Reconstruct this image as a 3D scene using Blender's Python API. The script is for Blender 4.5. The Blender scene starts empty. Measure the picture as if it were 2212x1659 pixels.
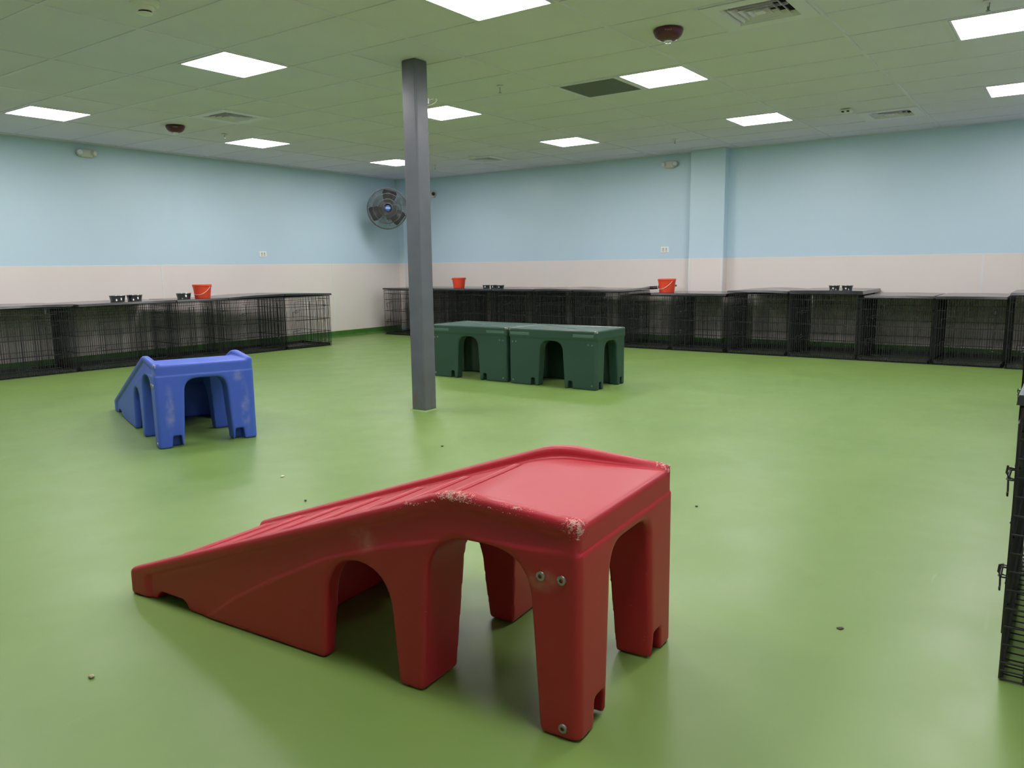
import bpy, bmesh, math, random
import numpy as np
from mathutils import Matrix, Vector, Euler

random.seed(7)
SC = bpy.context.scene
COL = SC.collection

# ------------------------------------------------------------------ camera, world, exposure
CAM_H = 1.147
CEIL = 2.686
cam_data = bpy.data.cameras.new('camera')
cam_data.sensor_width = 36.0
cam_data.lens = 27.462
cam_data.clip_start = 0.05
cam = bpy.data.objects.new('camera', cam_data)
COL.objects.link(cam)
_r = Vector((0.58098174, -0.81381413, -0.01291455))
_u = Vector((0.12937714, 0.07667363, 0.98862668))
_f = Vector((0.80356815, 0.57604489, -0.14983492))
m = Matrix((( _r.x, _u.x, -_f.x, 0.0), (_r.y, _u.y, -_f.y, 0.0), (_r.z, _u.z, -_f.z, CAM_H), (0, 0, 0, 1)))
cam.matrix_world = m
SC.camera = cam

world = bpy.data.worlds.new('world')
SC.world = world
world.use_nodes = True
world.node_tree.nodes['Background'].inputs[0].default_value = (0.02, 0.022, 0.02, 1)
world.node_tree.nodes['Background'].inputs[1].default_value = 0.0

SC.view_settings.view_transform = 'Standard'
SC.view_settings.look = 'None'
SC.view_settings.exposure = 0.0
SC.view_settings.gamma = 1.0
SC.view_settings.use_curve_mapping = False
PANEL_POWER = 36.0          # radiance of the LED ceiling panels
try:
    SC.cycles.max_bounces = 10
    SC.cycles.diffuse_bounces = 6
    SC.cycles.glossy_bounces = 4
    SC.cycles.sample_clamp_indirect = 6.0
    SC.cycles.caustics_reflective = False
    SC.cycles.caustics_refractive = False
except Exception:
    pass

# room extents (metres); the camera stands above (0, 0)
X0, X1 = -2.6, 10.72
Y0, Y1 = -0.98, 10.0

# ------------------------------------------------------------------ materials
def node(nt, t, **kw):
    n = nt.nodes.new(t)
    for k, v in kw.items():
        setattr(n, k, v)
    return n

def new_mat(name, base, rough=0.5, metal=0.0, spec=0.5):
    mt = bpy.data.materials.new(name)
    mt.use_nodes = True
    b = mt.node_tree.nodes['Principled BSDF']
    b.inputs['Base Color'].default_value = (*base, 1)
    b.inputs['Roughness'].default_value = rough
    b.inputs['Metallic'].default_value = metal
    b.inputs['Specular IOR Level'].default_value = spec
    return mt

def coords(nt, kind='Object', scale=(1, 1, 1)):
    tc = node(nt, 'ShaderNodeTexCoord')
    mp = node(nt, 'ShaderNodeMapping')
    mp.inputs['Scale'].default_value = scale
    nt.links.new(tc.outputs[kind], mp.inputs['Vector'])
    return mp.outputs['Vector']

def noise(nt, vec, scale, detail=3.0, rough=0.55):
    n = node(nt, 'ShaderNodeTexNoise')
    n.inputs['Scale'].default_value = scale
    n.inputs['Detail'].default_value = detail
    n.inputs['Roughness'].default_value = rough
    nt.links.new(vec, n.inputs['Vector'])
    return n.outputs['Fac']

def mrange(nt, val, a, b, c=0.0, d=1.0, smooth=True):
    n = node(nt, 'ShaderNodeMapRange')
    if smooth:
        n.interpolation_type = 'SMOOTHSTEP'
    for i, v in enumerate((a, b, c, d)):
        n.inputs[i + 1].default_value = v
    nt.links.new(val, n.inputs[0])
    return n.outputs[0]

def mix(nt, fac, a, b):
    n = node(nt, 'ShaderNodeMix', data_type='RGBA')
    if isinstance(fac, (int, float)):
        n.inputs[0].default_value = fac
    else:
        nt.links.new(fac, n.inputs[0])
    for i, v in ((6, a), (7, b)):
        if isinstance(v, tuple):
            n.inputs[i].default_value = (*v, 1) if len(v) == 3 else v
        else:
            nt.links.new(v, n.inputs[i])
    return n.outputs[2]

def math_n(nt, op, a, b=None, clamp=False):
    n = node(nt, 'ShaderNodeMath', operation=op)
    n.use_clamp = clamp
    for i, v in enumerate((a, b)):
        if v is None:
            continue
        if isinstance(v, (int, float)):
            n.inputs[i].default_value = v
        else:
            nt.links.new(v, n.inputs[i])
    return n.outputs[0]

def bump(nt, height, strength, dist, bsdf):
    n = node(nt, 'ShaderNodeBump')
    n.inputs['Strength'].default_value = strength
    n.inputs['Distance'].default_value = dist
    nt.links.new(height, n.inputs['Height'])
    nt.links.new(n.outputs['Normal'], bsdf.inputs['Normal'])

def mat_varied(name, c1, c2, scale=3.0, rough=(0.4, 0.5), spec=0.5, bump_s=0.0, bump_scale=80.0, bump_d=0.002, metal=0.0, coord='Object'):
    mt = new_mat(name, c1, rough[0], metal, spec)
    nt = mt.node_tree
    b = nt.nodes['Principled BSDF']
    v = coords(nt, coord)
    f = noise(nt, v, scale, 4)
    f2 = mrange(nt, f, 0.3, 0.7)
    nt.links.new(mix(nt, f2, c1, c2), b.inputs['Base Color'])
    nt.links.new(mrange(nt, f, 0.3, 0.7, rough[0], rough[1]), b.inputs['Roughness'])
    if bump_s:
        bump(nt, noise(nt, v, bump_scale, 3), bump_s, bump_d, b)
    return mt

def ellipsoid_mask(nt, center, radii, soft=0.6):
    tc = node(nt, 'ShaderNodeTexCoord')
    s = node(nt, 'ShaderNodeVectorMath', operation='SUBTRACT')
    nt.links.new(tc.outputs['Object'], s.inputs[0])
    s.inputs[1].default_value = center
    d = node(nt, 'ShaderNodeVectorMath', operation='DIVIDE')
    nt.links.new(s.outputs[0], d.inputs[0])
    d.inputs[1].default_value = radii
    l = node(nt, 'ShaderNodeVectorMath', operation='LENGTH')
    nt.links.new(d.outputs[0], l.inputs[0])
    return mrange(nt, l.outputs['Value'], 1.0, soft, 0.0, 1.0)

def mat_plastic(name, base, light, rough, masks, worn, fuzz_scale=160.0, scratch=0.35, patches=None):
    """Rotomoulded plastic with fine scratches and chewed pale edges at given spots (object space)."""
    mt = new_mat(name, base, rough)
    nt = mt.node_tree
    b = nt.nodes['Principled BSDF']
    v = coords(nt, 'Object')
    f = noise(nt, v, 2.5, 4)
    col = mix(nt, mrange(nt, f, 0.35, 0.7, 0.0, 0.6), base, light)
    # short scratches
    vs = coords(nt, 'Object', (30, 30, 260))
    sc1 = mrange(nt, noise(nt, vs, 1.0, 2), 0.69, 0.76)
    vs2 = coords(nt, 'Object', (7, 7, 7))
    sc_area = mrange(nt, noise(nt, vs2, 1.0, 2), 0.56, 0.68)
    sc = math_n(nt, 'MULTIPLY', math_n(nt, 'MULTIPLY', sc1, sc_area), scratch)
    col = mix(nt, sc, col, worn)
    if patches:
        tot = None
        for c, r in patches:
            k = ellipsoid_mask(nt, c, r, 0.3)
            tot = k if tot is None else math_n(nt, 'MAXIMUM', tot, k)
        pn = mrange(nt, noise(nt, v, 14.0, 5), 0.35, 0.75, 0.0, 0.45)
        col = mix(nt, math_n(nt, 'MULTIPLY', tot, pn), col, worn)
    if masks:
        tot = None
        for c, r in masks:
            k = ellipsoid_mask(nt, c, r, 0.2)
            tot = k if tot is None else math_n(nt, 'MAXIMUM', tot, k)
        fz = noise(nt, v, fuzz_scale, 2)
        brk = mrange(nt, noise(nt, v, 70.0, 4), 0.3, 0.62, 0.3, 1.0)
        tot = math_n(nt, 'MULTIPLY', tot, brk)
        fm = mrange(nt, math_n(nt, 'ADD', math_n(nt, 'MULTIPLY', tot, 0.55), math_n(nt, 'MULTIPLY', fz, 1.0)), 0.86, 1.0)
        col = mix(nt, fm, col, worn)
        nt.links.new(mrange(nt, tot, 0.0, 1.0, rough, 0.9), b.inputs['Roughness'])
        hb = math_n(nt, 'MULTIPLY', tot, fz)
        bump(nt, hb, 0.6, 0.004, b)
    else:
        bump(nt, noise(nt, v, 220.0, 2), 0.06, 0.002, b)
    nt.links.new(col, b.inputs['Base Color'])
    return mt

M = {}
# floor: green resin with very soft mottling
mt = new_mat('floor_green', (0.16, 0.33, 0.07), 0.33, 0, 0.5)
nt = mt.node_tree; b = nt.nodes['Principled BSDF']
v = coords(nt, 'Object')
f = noise(nt, v, 0.9, 4)
col = mix(nt, mrange(nt, f, 0.3, 0.7), (0.156, 0.256, 0.058), (0.173, 0.276, 0.068))
vs = coords(nt, 'Object', (3.0, 22.0, 1.0))
scuff = math_n(nt, 'MULTIPLY', mrange(nt, noise(nt, vs, 1.0, 3), 0.66, 0.74), mrange(nt, noise(nt, v, 0.55, 2), 0.55, 0.65, 0, 0.18))
col = mix(nt, scuff, col, (0.42, 0.5, 0.34))
nt.links.new(col, b.inputs['Base Color'])
nt.links.new(mrange(nt, noise(nt, v, 3.0, 5), 0.3, 0.7, 0.36, 0.44), b.inputs['Roughness'])
bump(nt, noise(nt, v, 260.0, 3), 0.05, 0.002, b)
M['floor'] = mt
M['cove'] = mat_varied('cove_green', (0.05, 0.15, 0.025), (0.07, 0.19, 0.04), 6.0, (0.35, 0.45))
M['blue_paint'] = mat_varied('wall_blue', (0.52, 0.67, 0.775), (0.535, 0.685, 0.79), 0.8, (0.36, 0.44), 0.5, 0.12, 140.0)
M['frp'] = mat_varied('white_panel', (0.76, 0.69, 0.645), (0.79, 0.72, 0.675), 0.7, (0.38, 0.46), 0.5, 0.25, 220.0)
M['trim'] = mat_varied('white_trim', (0.74, 0.72, 0.70), (0.77, 0.75, 0.73), 3.0, (0.35, 0.45))
M['tile'] = mat_varied('ceiling_tile', (0.78, 0.71, 0.87), (0.81, 0.74, 0.90), 1.5, (0.85, 0.95), 0.2, 0.4, 180.0, 0.002)
M['gridbar'] = new_mat('grid_white', (0.76, 0.70, 0.84), 0.45)
M['void'] = new_mat('ceiling_void', (0.03, 0.03, 0.03), 0.9)
M['white_metal'] = new_mat('white_enamel', (0.80, 0.73, 0.86), 0.4)
M['white_plastic'] = mat_varied('white_plastic', (0.74, 0.73, 0.70), (0.78, 0.77, 0.74), 8.0, (0.35, 0.45))
M['cream_plastic'] = mat_varied('cream_plastic', (0.60, 0.57, 0.50), (0.64, 0.61, 0.55), 8.0, (0.35, 0.45))
M['outlet_white'] = new_mat('outlet_white', (0.88, 0.87, 0.84), 0.35)
M['slot'] = new_mat('slot_dark', (0.02, 0.02, 0.02), 0.6)
M['grille_dark'] = new_mat('grille_dark', (0.30, 0.30, 0.29), 0.6)
M['maroon'] = mat_varied('alarm_red', (0.085, 0.012, 0.024), (0.10, 0.016, 0.03), 10, (0.3, 0.4))
M['alarm_text'] = new_mat('alarm_text', (0.5, 0.33, 0.36), 0.5)
M['clear'] = new_mat('strobe_lens', (0.75, 0.76, 0.76), 0.1)
M['chrome'] = new_mat('sprinkler_chrome', (0.25, 0.25, 0.26), 0.3, 1.0)
M['steel'] = new_mat('bowl_steel', (0.8, 0.8, 0.78), 0.09, 1.0)
M['bolt'] = mat_varied('bolt_metal', (0.30, 0.31, 0.30), (0.42, 0.42, 0.40), 60, (0.3, 0.45), 0.5, metal=1.0)
M['wire'] = mat_varied('black_wire', (0.012, 0.013, 0.015), (0.02, 0.021, 0.023), 20, (0.3, 0.4))
M['pan'] = mat_varied('black_pan', (0.022, 0.023, 0.025), (0.035, 0.036, 0.038), 3.0, (0.12, 0.2), 0.65, 0.0, 60.0, 0.003)
M['orange'] = mat_varied('bucket_orange', (0.72, 0.055, 0.02), (0.78, 0.07, 0.028), 6, (0.35, 0.45))
M['fan_grey'] = new_mat('fan_grey', (0.14, 0.14, 0.135), 0.45, 0.4)
M['fan_blade'] = new_mat('fan_blade', (0.05, 0.048, 0.052), 0.5, 0.2)
M['fan_blue'] = new_mat('fan_blue', (0.03, 0.10, 0.42), 0.35)
M['fan_stripe'] = new_mat('fan_stripe', (0.45, 0.62, 0.85), 0.4)
M['crumb_white'] = new_mat('crumb_white', (0.75, 0.72, 0.6), 0.6)
M['crumb_dark'] = new_mat('crumb_dark', (0.05, 0.04, 0.025), 0.7)
M['crumb_tan'] = new_mat('crumb_tan', (0.42, 0.36, 0.22), 0.7)
M['shard'] = mat_varied('chewed_shard', (0.72, 0.42, 0.36), (0.85, 0.66, 0.58), 300.0, (0.8, 0.9))

# grey steel column with rust near its foot
mt = new_mat('column_grey', (0.10, 0.105, 0.115), 0.38)
nt = mt.node_tree; b = nt.nodes['Principled BSDF']
v = coords(nt, 'Object')
vz = coords(nt, 'Object', (26, 26, 3.2))
sep = node(nt, 'ShaderNodeSeparateXYZ')
tc = node(nt, 'ShaderNodeTexCoord'); nt.links.new(tc.outputs['Object'], sep.inputs[0])
low = mrange(nt, sep.outputs['Z'], 0.38, 0.03)
streak = mrange(nt, noise(nt, vz, 1.0, 4), 0.52, 0.68)
rust = math_n(nt, 'MULTIPLY', low, streak)
base = mix(nt, mrange(nt, noise(nt, v, 5.0, 4), 0.3, 0.7), (0.10, 0.108, 0.126), (0.118, 0.126, 0.144))
base = mix(nt, rust, base, (0.13, 0.075, 0.04))
foot = math_n(nt, 'MULTIPLY', mrange(nt, sep.outputs['Z'], 0.045, 0.012), mrange(nt, noise(nt, v, 40.0, 3), 0.42, 0.55))
base = mix(nt, foot, base, (0.06, 0.13, 0.03))
nt.links.new(base, b.inputs['Base Color'])
nt.links.new(mrange(nt, noise(nt, vz, 0.5, 3), 0.3, 0.7, 0.3, 0.42), b.inputs['Roughness'])
M['column'] = mt

# LED panel
mt = bpy.data.materials.new('led_panel')
mt.use_nodes = True
nt = mt.node_tree
for n in list(nt.nodes):
    nt.nodes.remove(n)
em = node(nt, 'ShaderNodeEmission')
em.inputs['Color'].default_value = (1.0, 0.955, 0.995, 1)
em.inputs['Strength'].default_value = PANEL_POWER
out = node(nt, 'ShaderNodeOutputMaterial')
nt.links.new(em.outputs[0], out.inputs[0])
M['led'] = mt

RW = 0.63
M['red'] = mat_plastic('red_plastic', (0.43, 0.016, 0.030), (0.46, 0.020, 0.035), 0.43,
    [((0.005, 0.36, 0.572), (0.05, 0.15, 0.034)), ((0.0, 0.16, 0.568), (0.025, 0.12, 0.014)), ((0.0, 0.53, 0.53), (0.014, 0.10, 0.012)), ((0.012, 0.012, 0.545), (0.075, 0.07, 0.06)),
     ((RW - 0.012, 0.02, 0.55), (0.06, 0.08, 0.05))], (0.66, 0.36, 0.30), fuzz_scale=330.0,
    patches=[((0.0, 0.68, 0.40), (0.03, 0.07, 0.05)), ((0.0, 0.1, 0.40), (0.03, 0.06, 0.04))])
M['blue'] = mat_plastic('blue_plastic', (0.05, 0.108, 0.54), (0.06, 0.125, 0.57), 0.46,
    [((0.01, 0.01, 0.545), (0.03, 0.04, 0.03))], (0.42, 0.42, 0.50), scratch=0.2,
    patches=[((0.08, 0.0, 0.25), (0.04, 0.03, 0.2)), ((0.56, 0.0, 0.22), (0.04, 0.03, 0.22)), ((0.12, 0.0, 0.03), (0.05, 0.03, 0.06)), ((0.0, 0.05, 0.5), (0.03, 0.12, 0.05)), ((0.52, 0.0, 0.44), (0.06, 0.03, 0.05))])
GL, GD, GH = 0.99, 0.58, 0.548
M['green'] = mat_plastic('green_plastic', (0.022, 0.062, 0.043), (0.03, 0.075, 0.054), 0.42,
    [((cx, cy, GH - 0.01), (0.05, 0.05, 0.03)) for cx in (0.01, GL - 0.01) for cy in (0.01, GD - 0.01)], (0.50, 0.42, 0.34), scratch=0.15,
    patches=[((0.02, 0.1, 0.3), (0.03, 0.05, 0.25)), ((0.0, 0.4, 0.3), (0.03, 0.1, 0.3))])
M['green_pad'] = mat_varied('green_pad', (0.06, 0.125, 0.098), (0.07, 0.14, 0.11), 12, (0.5, 0.6))

# ------------------------------------------------------------------ object helpers
def tag(o, label=None, cat=None, group=None, kind=None):
    if label: o['label'] = label
    if cat: o['category'] = cat
    if group: o['group'] = group
    if kind: o['kind'] = kind
    return o

def empty(name, loc=(0, 0, 0), rz=0.0, label=None, cat=None, group=None):
    o = bpy.data.objects.new(name, None)
    o.empty_display_size = 0.1
    COL.objects.link(o)
    o.location = loc
    o.rotation_euler = (0, 0, rz)
    return tag(o, label, cat, group)

def link_mesh(name, me, mat=None, parent=None, loc=(0, 0, 0), rot=(0, 0, 0), obj_slot=False):
    o = bpy.data.objects.new(name, me)
    COL.objects.link(o)
    if mat is not None:
        if obj_slot:
            if not me.materials:
                me.materials.append(mat)
            o.material_slots[0].link = 'OBJECT'
            o.material_slots[0].material = mat
        elif not me.materials:
            me.materials.append(mat)
    o.parent = parent
    o.location = loc
    o.rotation_euler = rot
    return o

def copy_tree(o, parent=None):
    c = o.copy()
    COL.objects.link(c)
    c.parent = parent
    for ch in list(o.children):
        copy_tree(ch, c)
    return c

class MB:
    """Collects simple solids into one mesh."""
    def __init__(self):
        self.v = []; self.f = []
    def add(self, verts, faces):
        n = len(self.v)
        self.v += [tuple(p) for p in verts]
        self.f += [tuple(i + n for i in fc) for fc in faces]
        return self
    def box(self, x0, x1, y0, y1, z0, z1):
        vs = [(x, y, z) for z in (z0, z1) for y in (y0, y1) for x in (x0, x1)]
        return self.add(vs, [(0, 2, 3, 1), (4, 5, 7, 6), (0, 1, 5, 4), (2, 6, 7, 3), (0, 4, 6, 2), (1, 3, 7, 5)])
    def tube(self, a, b, r, n=6, cap=True, r2=None):
        a = Vector(a); b = Vector(b); d = (b - a)
        if d.length < 1e-9:
            return self
        d.normalize()
        t = Vector((0, 0, 1)) if abs(d.z) < 0.9 else Vector((1, 0, 0))
        e1 = d.cross(t).normalized(); e2 = d.cross(e1)
        r2 = r if r2 is None else r2
        vs = []
        for p, rr in ((a, r), (b, r2)):
            for i in range(n):
                an = 2 * math.pi * (i + 0.5) / n
                vs.append(p + e1 * math.cos(an) * rr + e2 * math.sin(an) * rr)
        fs = [(i, (i + 1) % n, n + (i + 1) % n, n + i) for i in range(n)]
        if cap:
            fs += [tuple(reversed(range(n))), tuple(range(n, 2 * n))]
        return self.add(vs, fs)
    def path(self, pts, r, n=5, closed=False):
        k = len(pts)
        pts = [Vector(p) for p in pts]
        rings = []
        for i, p in enumerate(pts):
            if closed:
                d = pts[(i + 1) % k] - pts[i - 1]
            else:
                d = pts[min(i + 1, k - 1)] - pts[max(i - 1, 0)]
            d.normalize()
            t = Vector((0, 0, 1)) if abs(d.z) < 0.9 else Vector((1, 0, 0))
            e1 = d.cross(t).normalized(); e2 = d.cross(e1)
            rings.append([p + (e1 * math.cos(2 * math.pi * j / n) + e2 * math.sin(2 * math.pi * j / n)) * r for j in range(n)])
        vs = [q for rg in rings for q in rg]
        fs = []
        for i in range(k if closed else k - 1):
            i2 = (i + 1) % k
            for j in range(n):
                fs.append((i * n + j, i * n + (j + 1) % n, i2 * n + (j + 1) % n, i2 * n + j))
        if not closed:
            fs += [tuple(reversed(range(n))), tuple(range((k - 1) * n, k * n))]
        return self.add(vs, fs)
    def lathe(self, prof, n=32, c=(0, 0, 0)):
        vs = []; fs = []
        k = len(prof)
        for i in range(n):
            an = 2 * math.pi * i / n
            for r, z in prof:
                vs.append((c[0] + r * math.cos(an), c[1] + r * math.sin(an), c[2] + z))
        for i in range(n):
            j = (i + 1) % n
            for q in range(k - 1):
                fs.append((i * k + q, j * k + q, j * k + q + 1, i * k + q + 1))
        return self.add(vs, fs)
    def mesh(self, name, bevel=0.0, seg=2, smooth=False, merge=True):
        bm = bmesh.new()
        vs = [bm.verts.new(p) for p in self.v]
        for fc in self.f:
            try:
                bm.faces.new([vs[i] for i in fc])
            except ValueError:
                pass
        if merge:
            bmesh.ops.remove_doubles(bm, verts=bm.verts, dist=1e-6)
        if bevel:
            es = [e for e in bm.edges if len(e.link_faces) == 2 and e.calc_face_angle(0) > 0.5]
            bmesh.ops.bevel(bm, geom=es, offset=bevel, segments=seg, affect='EDGES', profile=0.5)
        bmesh.ops.recalc_face_normals(bm, faces=bm.faces)
        me = bpy.data.meshes.new(name)
        bm.to_mesh(me); bm.free()
        if smooth:
            me.polygons.foreach_set('use_smooth', [True] * len(me.polygons))
        return me
    def build(self, name, mat, parent=None, loc=(0, 0, 0), rot=(0, 0, 0), **kw):
        return link_mesh(name, self.mesh(name, **kw), mat, parent, loc, rot)

def autosmooth(me, ang=0.6):
    bm = bmesh.new(); bm.from_mesh(me)
    for fc in bm.faces: fc.smooth = True
    for e in bm.edges:
        e.smooth = not (len(e.link_faces) == 2 and e.calc_face_angle(0) > ang)
    bm.to_mesh(me); bm.free()

def structure(o, label, cat):
    return tag(o, label, cat, None, 'structure')

# ------------------------------------------------------------------ the room
structure(MB().box(X0 - 0.2, X1 + 0.2, Y0 - 0.2, Y1 + 0.2, -0.15, 0.0).build('floor', M['floor']), 'glossy green resin floor', 'floor')

WAIN = 1.215
def wall_box(name, x0, x1, y0, y1, label):
    return structure(MB().box(x0, x1, y0, y1, 0.0, CEIL + 0.25).build(name, M['blue_paint']), label, 'wall')
wl = wall_box('wall_left', X0 - 0.2, X1 + 0.2, Y1, Y1 + 0.2, 'long light blue wall on the left with white lower panels')
wr = wall_box('wall_right', X1, X1 + 0.2, Y0 - 0.2, Y1, 'light blue wall on the right with white lower panels and a shallow pillar')
ws = wall_box('wall_side', X0 - 0.2, X1, Y0 - 0.2, Y0, 'light blue wall beside the camera behind the nearest crates')
wb = wall_box('wall_back', X0 - 0.2, X0, Y0, Y1, 'light blue wall behind the camera')

PT = 0.006
def panels_y(parent, y, sgn, xs):
    for a, c in zip(xs[:-1], xs[1:]):
        MB().box(a + 0.002, c - 0.002, min(y, y + sgn * PT), max(y, y + sgn * PT), 0.085, WAIN).build('wall_panel', M['frp'], parent, bevel=0.0015, seg=1)
        if c < xs[-1]:
            MB().box(c - 0.012, c + 0.012, min(y, y + sgn * (PT + 0.002)), max(y, y + sgn * (PT + 0.002)), 0.085, WAIN).build('panel_joint_strip', M['trim'], parent)
def panels_x(parent, x, sgn, ys):
    for a, c in zip(ys[:-1], ys[1:]):
        MB().box(min(x, x + sgn * PT), max(x, x + sgn * PT), a + 0.002, c - 0.002, 0.085, WAIN).build('wall_panel', M['frp'], parent, bevel=0.0015, seg=1)
        if c < ys[-1]:
            MB().box(min(x, x + sgn * (PT + 0.002)), max(x, x + sgn * (PT + 0.002)), c - 0.012, c + 0.012, 0.085, WAIN).build('panel_joint_strip', M['trim'], parent)

panels_y(wl, Y1, -1, [X0, -1.42, 1.02, 3.46, 5.90, 8.90, 10.47])
panels_x(wr, X1, -1, [Y0, 0.89, 3.97])
panels_x(wr, X1, -1, [4.47, 6.956, 9.85])
panels_y(ws, Y0, 1, [X0, 0.0, 2.44, 4.88, 7.32, X1])
panels_x(wb, X0, 1, [Y0, 2.0, 4.44, 6.88, Y1])
# shallow pillar on the right wall, boxed corner chase
pil = MB().box(X1 - 0.15, X1, 3.97, 4.47, 0.0, CEIL + 0.02).build('pillar', M['blue_paint'], wr, bevel=0.006)
MB().box(X1 - 0.156, X1 - 0.150, 4.0, 4.44, 0.085, WAIN).build('wall_panel', M['frp'], pil, bevel=0.0015, seg=1)
for ya_, yb_ in ((3.964, 3.97), (4.47, 4.476)):
    MB().box(X1 - 0.145, X1 - 0.006, ya_, yb_, 0.085, WAIN).build('wall_panel', M['frp'], pil)
for (a_, b2_, n_) in (((X1 - 0.156, 3.95), (X1 - 0.156, 4.49), (-1, 0)),):
    MB().box(X1 - 0.166, X1 - 0.15, 3.956, 4.484, 0.0, 0.1).box(X1 - 0.15, X1, 3.956, 3.97, 0.0, 0.1).box(X1 - 0.15, X1, 4.47, 4.484, 0.0, 0.1).build('pillar_skirting', M['cove'], pil)
for yy in (3.985, 4.455):
    MB().box(X1 - 0.16, X1 - 0.148, yy - 0.016, yy + 0.016, 0.085, WAIN).build('corner_trim', M['trim'], pil, bevel=0.003)
ch = MB().box(10.47, X1, 9.85, Y1, 0.0, CEIL + 0.02).build('corner_chase', M['blue_paint'], wl, bevel=0.006)
MB().box(10.464, 10.47, 9.86, Y1 - 0.01, 0.085, WAIN).build('wall_panel', M['frp'], ch)
MB().box(10.475, X1 - 0.004, 9.844, 9.85, 0.085, WAIN).build('wall_panel', M['frp'], ch)
MB().box(10.458, 10.48, 9.838, 9.86, 0.085, WAIN).build('corner_trim', M['trim'], ch, bevel=0.003)

def cove(name, pts_dir, label):
    """Green coved skirting: profile swept along a straight wall foot."""
    (ax, ay), (bx, by), (nx, ny) = pts_dir
    prof = [(0.0, 0.0), (0.045, 0.0), (0.028, 0.006), (0.016, 0.018), (0.011, 0.04), (0.010, 0.098), (0.0, 0.102)]
    vs = []
    for (px, py) in ((ax, ay), (bx, by)):
        for d, z in prof:
            vs.append((px + nx * d, py + ny * d, z + 0.0005))
    k = len(prof)
    fs = [(i, (i + 1) % k, k + (i + 1) % k, k + i) for i in range(k)] + [tuple(range(k)), tuple(range(k, 2 * k))]
    structure(MB().add(vs, fs).build(name, M['cove']), label, 'baseboard')
cove('baseboard_left', ((X0, Y1 - PT), (10.46, Y1 - PT), (0, -1)), 'green coved skirting along the left wall')
cove('baseboard_right', ((X1 - PT, Y0), (X1 - PT, 9.84), (-1, 0)), 'green coved skirting along the right wall')
cove('baseboard_side', ((X0, Y0 + PT), (X1, Y0 + PT), (0, 1)), 'green coved skirting beside the camera')
cove('baseboard_back', ((X0 + PT, Y0), (X0 + PT, Y1), (1, 0)), 'green coved skirting behind the camera')

# ceiling: slab above, hanging bars and lay-in tiles below
ceil = structure(MB().box(X0, X1, Y0, Y1, CEIL + 0.16, CEIL + 0.22).build('ceiling', M['void']), 'suspended ceiling of large white lay-in tiles', 'ceiling')
GX0, GDX = 3.57, 0.613
GY0, GDY = 1.418, 1.208
xs = [GX0 + GDX * k for k in range(-11, 13) if X0 < GX0 + GDX * k < X1]
ys = [GY0 + GDY * k for k in range(-3, 9) if Y0 < GY0 + GDY * k < Y1]
xe = [X0] + xs + [X1]
ye = [Y0] + ys + [Y1]
LIGHT_X = [GX0 - 4 * GDX, GX0, GX0 + 4 * GDX, GX0 + 8 * GDX]
LIGHT_Y = [GY0 - GDY, GY0 + GDY, GY0 + 3 * GDY, GY0 + 5.5 * GDY]
special = {}
def near(x, y):
    return (round((x - GX0) / GDX), round(2 * (y - GY0) / GDY))
for lx in LIGHT_X:
    for ly in LIGHT_Y:
        special[near(lx, ly)] = 'light'
special[near(GX0 + 2 * GDX, GY0)] = 'vent'
special[near(GX0 + 2 * GDX, GY0 + 4.5 * GDY)] = 'vent'
special[near(GX0 + 9 * GDX, GY0)] = 'vent'
special[near(GX0 + 9 * GDX, GY0 + 4.5 * GDY)] = 'vent'
special[near(GX0 + 4 * GDX, GY0 + 1.5 * GDY)] = 'return'
col_cell = near(4.57, 4.13)
tile_cache = {}
def tile(xa, xb, ya, yb):
    w = round(xb - xa - 0.006, 3); d = round(yb - ya - 0.006, 3)
    if w < 0.02 or d < 0.02:
        return
    key = (w, d)
    if key not in tile_cache:
        tile_cache[key] = MB().box(-w / 2, w / 2, -d / 2, d / 2, 0.0, 0.016).mesh('ceiling_tile', bevel=0.002, seg=1)
    link_mesh('ceiling_tile', tile_cache[key], M['tile'], ceil, ((xa + xb) / 2, (ya + yb) / 2, CEIL + 0.005))
for xa, xb in zip(xe[:-1], xe[1:]):
    for ya, yb in zip(ye[:-1], ye[1:]):
        if yb - ya > GDY * 0.9 and xb - xa > GDX * 0.9:
            h1 = special.get(near(xa, ya)); h2 = special.get(near(xa, ya + GDY / 2))
            split = h1 or h2 or near(xa, ya) == (1, 4)
            if split:
                if not h1: tile(xa, xb, ya, ya + GDY / 2)
                if not h2: tile(xa, xb, ya + GDY / 2, yb)
                MB().box(xa, xb, ya + GDY / 2 - 0.012, ya + GDY / 2 + 0.012, CEIL, CEIL + 0.012).build('grid_bar', M['gridbar'], ceil)
                continue
        tile(xa, xb, ya, yb)
for x in xs:
    MB().box(x - 0.012, x + 0.012, Y0, Y1, CEIL, CEIL + 0.012).build('grid_bar', M['gridbar'], ceil)
for y in ys:
    MB().box(X0, X1, y - 0.012, y + 0.012, CEIL - 0.0005, CEIL + 0.012).build('grid_bar', M['gridbar'], ceil)
for nm, (xa, xb, ya, yb) in (('l', (X0, X1, Y1 - 0.022, Y1)), ('r', (X1 - 0.022, X1, Y0, Y1))):
    MB().box(xa, xb, ya, yb, CEIL - 0.001, CEIL + 0.012).build('edge_bar', M['gridbar'], ceil)

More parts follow.
